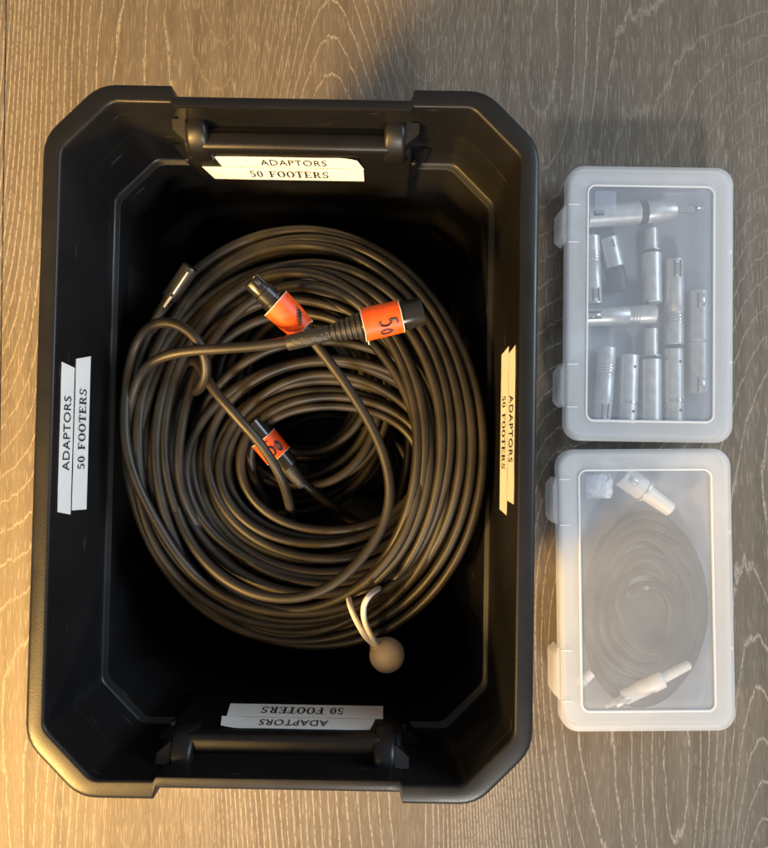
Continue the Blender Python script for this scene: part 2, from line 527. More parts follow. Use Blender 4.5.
# lettering ---------------------------------------------------------------
def serif_text(text):
    """wide slab-serif letters as flat polygons, cap height 1; returns (polys, width)"""
    def rc(a, b, c, d): return [(a, b), (c, b), (c, d), (a, d)]
    def ring(cx, cy, ro, rO, ri, rI, a0=0, a1=360, n=18):
        out = []
        for k in range(n):
            t0, t1 = R(a0+(a1-a0)*k/n), R(a0+(a1-a0)*(k+1)/n)
            out.append([(cx+ri*math.cos(t0), cy+rI*math.sin(t0)), (cx+ro*math.cos(t0), cy+rO*math.sin(t0)),
                        (cx+ro*math.cos(t1), cy+rO*math.sin(t1)), (cx+ri*math.cos(t1), cy+rI*math.sin(t1))])
        return out
    stem = [rc(.14, 0, .34, 1), rc(.03, 0, .46, .07), rc(.03, .93, .46, 1)]
    G = {
        'F': (stem+[rc(.34, .93, .80, 1), rc(.73, .70, .80, .95), rc(.34, .47, .60, .54), rc(.54, .36, .60, .65)], .86),
        'E': (stem+[rc(.34, .93, .80, 1), rc(.73, .72, .80, .95), rc(.34, .47, .60, .54), rc(.54, .36, .60, .65), rc(.34, 0, .84, .07), rc(.77, .05, .84, .30)], .92),
        'T': ([rc(.34, 0, .54, 1), rc(.22, 0, .66, .07), rc(.04, .93, .84, 1), rc(.04, .68, .11, .95), rc(.77, .68, .84, .95)], .90),
        'O': (ring(.48, .5, .45, .52, .24, .45, n=24), .98),
        '0': (ring(.36, .5, .32, .52, .14, .45, n=24), .76),
        'R': (stem+ring(.46, .73, .34, .27, .15, .20, -90, 90, 10)+[rc(.34, .46, .46, .53), rc(.34, .93, .46, 1),
              [(.44, .49), (.60, .49), (.90, 0), (.68, 0)], rc(.68, 0, .98, .07)], 1.0),
        'S': (ring(.39, .745, .30, .275, .14, .20, 30, 270, 14)+ring(.39, .265, .32, .285, .15, .205, -150, 90, 14)+
              [rc(.62, .70, .69, 1.0), rc(.06, 0, .13, .32)], .78),
        '5': ([rc(.15, .86, .62, 1), rc(.15, .52, .23, .88)]+ring(.33, .32, .33, .335, .15, .26, -150, 130, 16), .74),
        ' ': ([], .5)}
    x = 0; polys = []
    for ch in text:
        g, adv = G[ch]
        polys += [[(p[0]+x, p[1]) for p in q] for q in g]; x += adv+.06
    return polys, x-.06


def sans_mesh(text):
    cu = bpy.data.curves.new('lettering_source', 'FONT'); cu.body = text; cu.size = 1.0; cu.resolution_u = 3; cu.space_character = 1.08
    o = bpy.data.objects.new('lettering_source', cu); C.objects.link(o)
    dg = bpy.context.evaluated_depsgraph_get(); dg.update()
    me = bpy.data.meshes.new_from_object(o.evaluated_get(dg))
    v = [Vector(p.co) for p in me.vertices]; f = [list(p.vertices) for p in me.polygons]
    bpy.data.objects.remove(o); bpy.data.curves.remove(cu); bpy.data.meshes.remove(me)
    x0 = min(p.x for p in v); x1 = max(p.x for p in v); y0 = min(p.y for p in v); y1 = max(p.y for p in v)
    return [Vector(((p.x-x0)/(x1-x0), (p.y-y0)/(y1-y0), 0)) for p in v], f


SANS = sans_mesh('ADAPTORS')
SERIF = serif_text('50 FOOTERS')


def label_strip(kind, origin, right, up, width, height, tx0, tx1, hfrac, label, slant=(0, 0), curl=0.0):
    """paper strip stuck on a tub wall; origin is the strip's lower left corner in tub space"""
    right, up = Vector(right).normalized(), Vector(up).normalized()
    nrm = right.cross(up).normalized(); up = nrm.cross(right)
    m = Matrix((right, up, nrm)).transposed().to_4x4(); m.translation = Vector(origin)+nrm*.0003
    n = 24; mb = MB(); rings = []
    for i in range(n+1):
        t = i/n
        x = lambda yy: t*width+(slant[0]*(1-t)+slant[1]*t)*yy
        lift = curl*max(0, (t-.86)/.14)**2+.0002*noise.noise(Vector((t*6, height*99, 0)))
        rings.append([Vector((x(0), 0, lift*.3)), Vector((x(1), height, lift)), Vector((x(1), height, lift+.00025)), Vector((x(0), 0, lift*.3+.00025))])
    loft(mb, rings)
    s = mb.build('label_strip', M['paper'], TUB, 30, m); s['label'] = label
    lb = MB()
    ch = height*hfrac; y0 = (height-ch)/2
    if kind == 'sans':
        v, f = SANS
        lb.add([Vector((tx0*width+p.x*(tx1-tx0)*width, y0+p.y*ch, 0)) for p in v], f)
    else:
        polys, wd = SERIF
        sc = (tx1-tx0)*width/wd
        for i, q in enumerate(polys):
            lb.add([Vector((tx0*width+a*sc, y0+b*ch, (i % 7)*.000012)) for a, b in q], [[0, 1, 2, 3]])
    for p in lb.v: p.z += .00055
    lb.build('lettering', M['print'], s, None)
    return s


def wall_pt(side, along, z):
    """point on the inner upper long wall of the tub"""
    t = (.3175-z)/(.3175-.2455); d = .0118+(.0155-.0118)*t
    return Vector((side*(HX-d), along, z))


def wall_label(side, kind, ya, yb, z_top, z_bot, tx, h, label, slant=(0, 0)):
    # reading direction: on the left wall upwards in the photo, on the right wall downwards
    a, b = (ya, yb) if side < 0 else (yb, ya)
    o = wall_pt(side, a, z_bot); r = wall_pt(side, b, z_bot)-o; u = wall_pt(side, a, z_top)-o
    return label_strip(kind, o, r, u, r.length, u.length, tx[0], tx[1], h, label, slant)


def loc_y(px, py, z):
    q = P(px, py, z)-Vector((pc.x, cyl, 0))
    return (Matrix.Rotation(-YAW, 3, 'Z') @ q)


# left wall: sans strip next to the rim, serif strip below it
wall_label(-1, 'sans', loc_y(58, 515, .30).y, loc_y(60, 367, .30).y, .3120, .2955, (.30, .80), .55, 'white strip reading ADAPTORS on the left wall', (.003, .002))
wall_label(-1, 'serif', loc_y(74, 510, .28).y, loc_y(80, 355, .28).y, .2935, .2735, (.26, .78), .48, 'white strip reading 50 FOOTERS on the left wall', (.001, -.004))
wall_label(1, 'sans', loc_y(513, 501, .30).y, loc_y(513, 353, .30).y, .3135, .2960, (.29, .74), .60, 'cream strip reading ADAPTORS on the right wall', (-.003, .001))
wall_label(1, 'serif', loc_y(505, 510, .28).y, loc_y(505, 354, .28).y, .2945, .2740, (.27, .74), .45, 'cream strip reading 50 FOOTERS on the right wall', (-.003, .002))


def panel_pt(side, x, z):
    t = (.2820-z)/(.2820-.2130)
    return Vector((x, side*(Y0-.0152-.0023*t), z))


def panel_label(side, kind, x0, x1, z_top, z_bot, tx, h, label, slant=(0, 0), curl=0.0):
    a, b = (x0, x1) if side > 0 else (x1, x0)
    o = panel_pt(side, a, z_bot); r = panel_pt(side, b, z_bot)-o; u = panel_pt(side, a, z_top)-o
    return label_strip(kind, o, r, u, r.length, u.length, tx[0], tx[1], h, label, slant, curl)


lx = lambda px, py, z: loc_y(px, py, z).x
panel_label(1, 'sans', lx(221, 165, .27), lx(364, 165, .27), .2815, .2655, (.28, .74), .55, 'white strip reading ADAPTORS under the far grip bar', (-.002, -.004), .0015)
panel_label(1, 'serif', lx(213, 178, .25), lx(364, 178, .25), .2645, .2440, (.25, .77), .50, 'white strip reading 50 FOOTERS under the far grip bar', (-.004, 0))
panel_label(-1, 'sans', lx(220, 727, .27), lx(375, 727, .27), .2815, .2645, (.30, .74), .55, 'white strip reading ADAPTORS under the near grip bar', (.003, -.003), .0015)
panel_label(-1, 'serif', lx(228, 714, .25), lx(383, 714, .25), .2635, .2420, (.25, .78), .50, 'white strip reading 50 FOOTERS under the near grip bar', (0, -.002))

# ------------------------------------------------------------------ cables in the tub
CR = .00345


def coil(turns, theta0, direction, seed=0, per=56):
    """turns: list of dicts l,r,t,b (photo pixels of the extremes) and z at right, left, top, bottom"""
    rnd = random.Random(seed)
    n = len(turns); out = []
    ph = [[rnd.uniform(0, 6.28) for _ in range(3)] for _ in range(n+1)]
    am = [[rnd.uniform(.2, 1)*5.0 for _ in range(3)] for _ in range(n+1)]
    off = [(rnd.uniform(-5, 5), rnd.uniform(-7, 7)) for _ in range(n+1)]
    def at(i, th):
        T = turns[i]; c, s = math.cos(th), math.sin(th)
        cx, cy = (T['l']+T['r'])/2+off[i][0], (T['t']+T['b'])/2+off[i][1]
        rx, ry = (T['r']-T['l'])/2, (T['b']-T['t'])/2
        wob = sum(am[i][k]*math.sin((k+2)*th+ph[i][k])/(k+1.2) for k in range(3))
        px = cx+(rx+wob)*c; py = cy-(ry+wob)*s
        z = (T['zr'] if c > 0 else T['zl'])*c*c+(T['zt'] if s > 0 else T['zb'])*s*s
        return P(px, py, z+.0022*math.sin(2*th+ph[i][0])+.0012*math.sin(3*th+ph[i][1]))
    total = (n-1)*per
    for k in range(total+1):
        i = min(k//per, n-2); t = (k-i*per)/per
        th = theta0+direction*2*PI*k/per
        t = t*t*(3-2*t)
        out.append(at(i, th).lerp(at(i+1, th), t))
    return out


def resample(p, step):
    out = [p[0]]; acc = 0.0
    for a, b in zip(p, p[1:]):
        d = (b-a).length
        while acc+d >= step:
            t = (step-acc)/d; a = a.lerp(b, t); out.append(a.copy()); d = (b-a).length; acc = 0.0
        acc += d
    return out


def make_cord(mb_pts, root, mat='cord', r=CR, sides=10):
    pts = resample(mb_pts, .0045)
    for _ in range(14):                                   # a stiff jacket bends in long curves
        pts = [pts[0], pts[1]]+[(pts[i-2]+pts[i-1]*2+pts[i]*2+pts[i+1]*2+pts[i+2])/8 for i in range(2, len(pts)-2)]+pts[-2:]
    mb = MB(); tube(mb, pts, r, sides); return mb.build('cord', M[mat], root, 60)


def join(lead, body, tail=()):
    """spline lead-in control points, coil samples, spline tail"""
    k = 6
    out = []
    if lead: out += spline([*lead, body[0], body[k]])[:-1]
    out += body[k:-k] if tail else body[k:]
    if tail: out += spline([body[-k], body[-1], *tail])
    return out


def turn(l, r, t, b, zl, zr, zt, zb): return dict(l=l, r=r, t=t, b=b, zl=zl, zr=zr, zt=zt, zb=zb)


def marks(root, strokes, s0, phi0, scale, rad, mat='ink', wd=.00055, name='handwriting'):
    """pen strokes on a cylinder round local X; glyph up = +X, reading runs round the cylinder"""
    mb = MB()
    for st in strokes:
        pts = []
        for u, v in st:
            a = phi0+u*scale/rad
            pts.append(Vector((s0+v*scale, rad*math.sin(a)*-1, rad*math.cos(a))))
        tube(mb, [p for p in spline(pts, .0008)], wd, 6)
    return mb.build(name, M[mat], root, 60)


FIVE = [[(.55, 1.0), (.10, .98)], [(.10, .98), (.06, .60), (.30, .66), (.55, .42), (.42, .08), (.05, .05)]]
ZERO = [[(1.05, .62), (.85, .35), (.98, .02), (1.22, .05), (1.30, .40), (1.05, .66)]]


def xlr(root, p_tail, p_tip, style, roll=0.0, tape=True, label=None, k=1.0):
    """connector: local X from the cable entry to the mating end"""
    m = axis_matrix(p_tail, p_tip, roll); L = (Vector(p_tip)-Vector(p_tail)).length
    mb = MB()
    if style == 'barrel':                                  # black male shell with ribbed boot, 58 mm
        lathe(mb, [(.0155, .0082), (.0158, .0094), (.017, .0097), (L-.016, .0098), (L-.0155, .0093), (L-.001, .0092), (L, .0088), (L, .0079), (L-.012, .0077)], 28, True, True)
    elif style == 'female':                                # narrower nose with a collar
        lathe(mb, [(.004, .0060), (.005, .0075), (.020, .0080), (L-.0185, .0080), (L-.018, .0074), (L-.0105, .0074), (L-.010, .0064), (L-.0008, .0064), (L, .0060), (L, .0054), (L-.008, .0053)], 28)
    else:                                                  # plain barrel
        lathe(mb, [(.008, .0065), (.0085, .0088), (L-.0005, .0090), (L, .0085), (L, .0075), (L-.008, .0074)], 24)
    o = mb.build('connector', M['conn'], root, 35, m)
    if label: o['label'] = label
    # cable entry
    mb = MB()
    if style == 'barrel':
        pr = [(-.034, .0046), (-.033, .0052), (-.006, .0054)]
        lathe(mb, pr+[(-.005, .0050)], 20)
        mb.build('heat_shrink_sleeve', M['boot'], o, 40)
        mb = MB(); pr = [(-.006, .0040)]
        for q in range(6):
            a = -.004+q*.0034; r0 = .0058+q*.00052
            pr += [(a, r0-.0008), (a+.0003, r0), (a+.0021, r0+.0003), (a+.0024, r0-.0006)]
        lathe(mb, pr, 24); mb.build('strain_relief', M['boot'], o, 40)
        mb = MB()                                          # worn maker's print on the sleeve
        rnd = random.Random(3)
        for q in range(16):
            a = -.030+q*.0016+rnd.uniform(-.0003, .0003); ph = rnd.uniform(-.15, .75)
            pts = [Vector((a+rnd.uniform(0, .0010)*j, .00545*math.sin(-ph-.12*j), .00545*math.cos(-ph-.12*j))) for j in range(3)]
            tube(mb, pts, .00017, 5)
        mb.build('printed_mark', M['smudge'], o, None)
        mb = MB(); rbox(mb, (L-.006, -.0030, -.0086), (L-.0015, .0030, -.0070), .0003)
        mb.build('socket_face', M['dark_metal'], o)
        mb = MB()
        for a in (0, 2.1, 4.2):
            tube(mb, [Vector((L-.012, .004*math.cos(a), .004*math.sin(a))), Vector((L-.002, .004*math.cos(a), .004*math.sin(a)))], .0011, 8)
        mb.build('contact_pins', M['chrome'], o)
    else:
        mb = MB(); lathe(mb, [(-.010, .0042), (-.002, .0052), (.006, .0060), (.009, .0064)], 20)
        mb.build('strain_relief', M['boot'], o, 40)
        mb = MB()
        lathe(mb, [(L-.0085, .0050), (L-.0035, .0050)], 18); mb.build('socket_face', M['dark_metal'], o)
        mb = MB(); rbox(mb, (L-.0060, -.0014, .0056), (L-.0016, .0014, .00655), .0003)
        mb.build('key_slot', M['dark_metal'], o)
    return o, m, L


def tape_wrap(o, a0, a1, r0, r1, skew=.0, flap=None, label=None, mid=None):
    mb = MB(); n = 28; rings = []
    prof_ = [(a0, r0-.0006), (a0, r0), ((a0+a1)/2, mid or (r0+r1)/2), (a1, r1), (a1, r1-.0006)]
    for i, (a, r) in enumerate(prof_):
        ring = []
        for q in range(n):
            t = 2*PI*q/n
            d = skew*math.sin(t)*(1 if i < 2 else .4)+.0003*noise.noise(Vector((t*2, a*300, 1)))
            rr = r*(1+.018*noise.noise(Vector((math.cos(t)*2, math.sin(t)*2, a*220))))
            ring.append(Vector((a+d, rr*math.cos(t), rr*math.sin(t))))
        rings.append(ring)
    loft(mb, rings)
    t = mb.build('tape', M['tape'], o, 40)
    if label: t['label'] = label
    mb = MB()
    for a, r, i in ((a0, r0, 0), (a1, r1, 4)):
        pts = []
        for q in range(n+1):
            tt = 2*PI*q/n
            d = skew*math.sin(tt)*(1 if i < 2 else .4)+.0003*noise.noise(Vector((tt*2, a*300, 1)))
            rr = (r-.0001)*(1+.018*noise.noise(Vector((math.cos(tt)*2, math.sin(tt)*2, a*220))))
            pts.append(Vector((a+d, rr*math.cos(tt), rr*math.sin(tt))))
        tube(mb, pts, .00032, 5)
    if flap:
        mb.add(*flap)
    mb.build('tape_edge', M['tape_edge'], o, None)


def lerp(a, b, t): return a+(b-a)*t


def ring_turns(n, u0, u1, f): return [f(lerp(u0, u1, i/(n-1)), i) for i in range(n)]


# --- cable with the horizontal connector: outer loops of the top coil
def outer(u, i):
    d = .0065*(i % 2)
    return turn(lerp(121, 176, u), lerp(489, 412, u), lerp(218, 292, u), lerp(652, 608, u),
                lerp(.254, .257, u)-d*.4, lerp(.260, .264, u)-d*.5, lerp(.240, .252, u)-d*.5, .208+.010*math.sin(i*2.1)-d)


ca = tag(empty('microphone_cable', P(300, 440, .20)), 'black microphone cable ending in the sideways connector with orange tape reading 50', 'cable', 'cables coiled in the black tub')
ca.location = (0, 0, 0)
A_tail, A_tip = P(338, 331, .288), P(423, 311, .290)
body = coil(ring_turns(8, 0.0, .95, outer), PI*1.06, 1, 11)
lead = [A_tail+(A_tail-A_tip).normalized()*.006, P(322, 334, .288), P(296, 341, .287), P(262, 347, .286), P(215, 349, .284), P(172, 351, .280), P(140, 362, .268), P(131, 400, .254)]
lead[0] = A_tail
make_cord(join(lead, body, [P(196, 525, .238), P(250, 578, .215), P(330, 600, .19)]), ca)
o, m, L = xlr(ca, A_tail, A_tip, 'barrel')
x_of = lambda px: (P(px, 320, .289).x-A_tail.x)/(A_tip.x-A_tail.x)*L
ta0, ta1 = x_of(363), x_of(401)
mbf = ([Vector((ta0+.0005, -.0102, -.001)), Vector((ta0+.0014, -.0104, -.001)), Vector((ta0+.0012, -.0128, -.004)), Vector((ta0+.0006, -.0126, -.004))], [[0, 1, 2, 3]])
tape_wrap(o, ta0, ta1, .0108, .0105, .0006, mbf, 'orange tape with handwritten 50')
marks(o, [[(u*.62, v) for u, v in s] for s in FIVE]+[[(u*.62+.06, v) for u, v in s] for s in ZERO], ta0+.0105, .16, .0112, .01085, wd=.00068)

# --- second cable: connector pointing to the far left, runs clockwise down the right side
cb = tag(empty('microphone_cable', (0, 0, 0)), 'black microphone cable whose short connector with torn orange tape points to the far left corner', 'cable', 'cables coiled in the black tub')
B_tail, B_tip = P(305, 331, .268), P(251, 280, .284)
def outer2(u, i):
    d = .0065*(i % 2)
    return turn(lerp(168, 143, u), lerp(410, 474, u), lerp(318, 228, u), lerp(606, 644, u),
                lerp(.246, .234, u)-d*.6, lerp(.260, .250, u)-d*.5, lerp(.246, .236, u)-.006-d*.5, lerp(.254, .204, min(1, u*2.2))+.006*math.sin(i*1.7)-d)


body = coil(ring_turns(8, 0, 1, outer2), -.50, -1, 23)
lead = [B_tail, P(318, 346, .264), P(342, 378, .262), P(368, 418, .262), P(389, 462, .262)]
make_cord(join(lead, body, [P(430, 560, .225), P(385, 595, .20), P(310, 600, .18)]), cb, 'cord2')
o, m, L = xlr(cb, B_tail, B_tip, 'female', roll=.3)
tape_wrap(o, .0005, .0265, .0086, .0108, .0024, None, 'orange tape with a torn dirty edge', mid=.0103)
mb = MB()
for q in range(5):
    a = -.25+q*.16
    tube(mb, [Vector((.006+q*.0012, -.0101*math.sin(a), .0101*math.cos(a))), Vector((.0105+q*.0014, -.0106*math.sin(a+.1), .0106*math.cos(a+.1)))], .0006, 5)
mb.build('dirt_smear', M['boot'], o, None)

# --- third cable: inner coil
def inner(u, i):
    d = .0062*(i % 2)
    return turn(lerp(172, 238, u), lerp(470, 424, u), lerp(338, 398, u), lerp(596, 528, u),
                lerp(.240, .228, u)-d*.8, .218-d, lerp(.242, .226, u)-d*.8, lerp(.240, .226, u)-d*.6)


cc = tag(empty('microphone_cable', (0, 0, 0)), 'black microphone cable forming the tight inner coil, one strand hanging across its open centre', 'cable', 'cables coiled in the black tub')
body = coil(ring_turns(10, 0, 1, inner), PI*.86, 1, 31)
lead = [P(290, 560, .160), P(292, 530, .195), P(290, 508, .222), P(281, 478, .246), P(262, 446, .258), P(238, 418, .264), P(214, 390, .264), P(196, 362, .254), P(178, 352, .244)]
lead2 = lead[:-1]
# the hanging strand is the free end of this cable; it comes off the last outer loop
make_cord(join([], body, [P(262, 500, .20), P(300, 545, .17)]), cc)
mb = MB(); tube(mb, spline(lead2+[P(184, 372, .238), P(182, 420, .228)]), CR, 10); mb.build('hanging_strand', M['cord'], cc, 60)

# --- fourth cable: makes the hitch over the left side of the bundle
ce = tag(empty('microphone_cable', (0, 0, 0)), 'black microphone cable thrown as a hitch over the left side of the bundle', 'cable', 'cables coiled in the black tub')
def outer3(u, i):
    d = .007*(i % 2)
    return turn(lerp(124, 152, u), lerp(470, 428, u), lerp(246, 300, u), lerp(612, 640, u),
                lerp(.262, .250, u)-d*.5, lerp(.236, .246, u)-.010-d*.5, .240-d*.5, lerp(.240, .205, u)-d)


body = coil(ring_turns(5, 0, 1, outer3), PI*1.05, 1, 47)
lead = [P(186, 392, .236), P(196, 397, .254), P(207, 389, .268), P(214, 370, .276), P(208, 343, .280), P(190, 322, .281), P(166, 313, .278), P(146, 321, .270), P(131, 345, .256), P(126, 392, .258)]
make_cord(join(lead, body, [P(190, 480, .200), P(240, 560, .180)]), ce)
# --- a loose strand on the left, lying over the bundle
# --- cables underneath, seen through the open centre
def deep(seed, n, c, rx, ry, zlo, zhi, label, theta0, dirn=1, spread=(.86, 1.10)):
    rnd = random.Random(seed)
    root = tag(empty('microphone_cable', (0, 0, 0)), label, 'cable', 'cables coiled in the black tub')
    T = []
    for i in range(n):
        z = lerp(zlo, zhi, i/(n-1)); k = rnd.uniform(*spread)
        cx, cy = c[0]+rnd.uniform(-7, 7), c[1]+rnd.uniform(-7, 7)
        zz = [z+rnd.uniform(-.006, .006) for _ in range(4)]
        T.append(turn(cx-rx*k, cx+rx*k, cy-ry*k, cy+ry*k, *zz))
    return root, coil(T, theta0, dirn, seed, 48)


r1, b1 = deep(5, 12, (318, 448), 100, 150, .02, .165, 'black microphone cable buried deepest, its loops just visible in the dark centre', 1.0)
make_cord(b1, r1, 'cord2')
# cable with the half hidden connector in the open centre
r2, b2 = deep(9, 9, (335, 500), 85, 100, .060, .150, 'black microphone cable with the half hidden orange taped connector in the open centre', -.75)
C_tip, C_tail = P(250, 422, .228), P(295, 475, .216)
make_cord(join([C_tail, P(307, 487, .211), P(330, 506, .202), P(356, 522, .184), P(385, 544, .172)], b2[::-1]), r2, 'cord')
o, m, L = xlr(r2, C_tail, C_tip, 'plain')
tape_wrap(o, .0190, .0365, .0104, .0104, .0006, None, 'orange tape with black handwriting')
marks(o, [[(u*.62, v) for u, v in s] for s in FIVE]+[[(u*.62+.06, v) for u, v in s] for s in ZERO]+[[(-.25, .5), (-.27, .58)]], .0225, -.25, .0115, .0105, wd=.0008)
# a third cable underneath ends in a narrow connector by the far left corner
r3, b3 = deep(14, 13, (300, 396), 88, 100, .135, .212, 'black microphone cable with a bare bright-edged connector near the far left corner', 3.9, 1, (.62, 1.22))
D_tail, D_tip = P(163, 308, .262), P(191, 267, .268)
make_cord(join([D_tail, P(156, 320, .255), P(150, 345, .236), P(156, 400, .205), P(180, 450, .170), P(215, 468, .140)], b3), r3, 'cord2')
o, m, L = xlr(r3, D_tail, D_tip, 'plain')
mb = MB(); rbox(mb, (.002, -.0050, .0078), (.011, -.0022, .0098), .0004); rbox(mb, (.013, -.0046, .0080), (L-.003, -.0026, .0097), .0004)
mb.build('latch_strip', M['nickel'], o)
o.matrix_local = m @ Matrix.Diagonal((1, .64, .64, 1))

# ------------------------------------------------------------------ ball tie
tie = tag(empty('ball_tie', (0, 0, 0)), 'white elastic loop with tan ball cinching the cable bundle', 'cable tie')
mb = MB(); bc = P(387, 655, .222); br = .0128
prf = [(-br*math.cos(PI*k/18), max(1e-5, br*math.sin(PI*k/18))) for k in range(19)]
lathe(mb, prf, 28); bm = axis_matrix(bc, P(372, 640, .226)); mb.build('ball', M['ball'], tie, 60, bm)
mb = MB()
hole = bm @ Vector((br*.9, 0, 0)); 
lathe(mb, [(br*.86, .0052), (br*.97, .0056), (br*1.03, .0046), (br*1.03, .002)], 20); mb.build('collar', M['ball'], tie, 60, bm)
mb = MB()
tube(mb, spline([bm @ Vector((br*.8, .001, 0)), P(366, 637, .243), P(357, 622, .251), P(351, 608, .250), P(349, 598, .240), P(351, 592, .222), P(356, 600, .198), P(368, 630, .186)], .002), .0020, 10)
tube(mb, spline([bm @ Vector((br*.8, -.001, 0)), P(374, 640, .240), P(365, 622, .254), P(364, 606, .258), P(370, 595, .256), P(378, 589, .240), P(380, 592, .215), P(378, 620, .190)], .002), .0020, 10)
mb.build('elastic_cord', M['elastic'], tie, 60)


# ------------------------------------------------------------------ frosted boxes
def rrect(hx, hy, r, z, n=8):
    out = []
    for cx, cy, a0 in ((hx-r, hy-r, 0), (-hx+r, hy-r, 90), (-hx+r, -hy+r, 180), (hx-r, -hy+r, 270)):
        for k in range(n+1):
            a = R(a0+90*k/n); out.append(Vector((cx+r*math.cos(a), cy+r*math.sin(a), z)))
    return out


LIDZ = .0485


def frosted_box(corners, label, latch_px, pin_px, rot):
    (x0, y0), (x1, y1) = corners
    a, b = P(x0, y0, .043), P(x1, y1, .043)
    hx, hy = (b.x-a.x)/2, (a.y-b.y)/2
    root = tag(empty('storage_box', ((a.x+b.x)/2, (a.y+b.y)/2, .0006), rot), label, 'storage box', 'frosted plastic boxes beside the tub')
    rr = .017
    # tray
    mb = MB(); g = lambda d, z, r=rr: rrect(hx-d, hy-d, max(.004, r-d*.5), z)
    loft(mb, [g(.011, 0), g(.0090, .0012), g(.0052, .0400), g(.0068, .0400), g(.0104, .0030), g(.0125, .0018)])
    mb.build('tray', M['tray'], root, 40)
    # lid border
    mb = MB()
    loft(mb, [g(.0000, .0350), g(.0, .0450), g(.0007, .0472), g(.0026, .0484), g(.0055, LIDZ), g(.0190, LIDZ), g(.0205, .0478), g(.0205, .0462), g(.0030, .0460), g(.0020, .0350)], close=True)
    lid = mb.build('lid', M['frost'], root, 40)
    mb = MB(); loft(mb, [g(.0204, .0462), g(.0204, .0474), g(.0207, .0475)], True, True)
    mb.build('lid_window', M['window'], lid, 40)
    mb = MB(); ring = rrect(hx-.0198, hy-.0198, .0075, .0482); ring.append(ring[0].copy())
    tube(mb, ring, .0013, 8); mb.build('lid_bead', M['bead'], lid, 60)
    # square moulded panel in the corner of the window
    mb = MB(); cx, cy = -hx+.0370, hy-.0360
    loft(mb, [[p+Vector((cx, cy, 0)) for p in rrect(.0102-d, .0112-d, .003, z, 4)] for d, z in ((0, .0476), (0, .0480), (.0004, .0482))])
    mb.build('moulded_square', M['window'], lid, 40)
    mb = MB(); lathe(mb, [(0, .0022), (.0006, .0022), (.0009, .0016)], 14)
    mb.build('moulding_gate', M['window'], lid, 40, Matrix.Translation((0, .002, .0475)) @ Matrix.Rotation(-PI/2, 4, 'Y'))
    # latches on the left, with their hinge slots; pins on the right
    for py0, py1 in latch_px:
        ya, yb = P(x0, py1, .04).y-root.location.y, P(x0, py0, .04).y-root.location.y
        mb = MB()
        rings = []
        for y, d, zc in ((ya-.003, .0012, .006), (ya, .0042, .008), (ya+.003, .0062, .010), (yb-.003, .0062, .010), (yb, .0042, .008), (yb+.004, .0012, .006)):
            rings.append([Vector((-hx+.0004, y, .0440)), Vector((-hx-d*.6, y, .0435)), Vector((-hx-d, y, .0390)), Vector((-hx-d, y, .0255-zc*.5)), Vector((-hx-d+.0016, y, .0250-zc*.5)), Vector((-hx-d+.0014, y, .0380)), Vector((-hx+.0004, y, .0400))])
        loft(mb, rings); mb.build('latch', M['frost'], root, 40)
        for y in (ya-.004, yb+.002):
            mb = MB(); rbox(mb, (-hx+.001, y, LIDZ-.0004), (-hx+.0115, y+.0013, LIDZ+.0007), .0003)
            mb.build('latch_slot', M['bead'], lid, 30)
    for py in pin_px:
        y = P(x1, py, .04).y-root.location.y
        mb = MB(); rbox(mb, (hx-.001, y-.0012, .0360), (hx+.0024, y+.0012, .0400), .0006)
        mb.build('hinge_pin', M['bead'], root, 30)
    return root


frosted_box(((564, 168), (733, 442)), 'frosted clear box full of silver adaptors, the farther of the two boxes', ((211, 242), (369, 405)), (250, 361), R(-.9))
frosted_box(((557, 449), (733, 730)), 'frosted clear box holding a dark coiled cable, the nearer of the two boxes', ((481, 520), (650, 694)), (533, 649), R(.4))


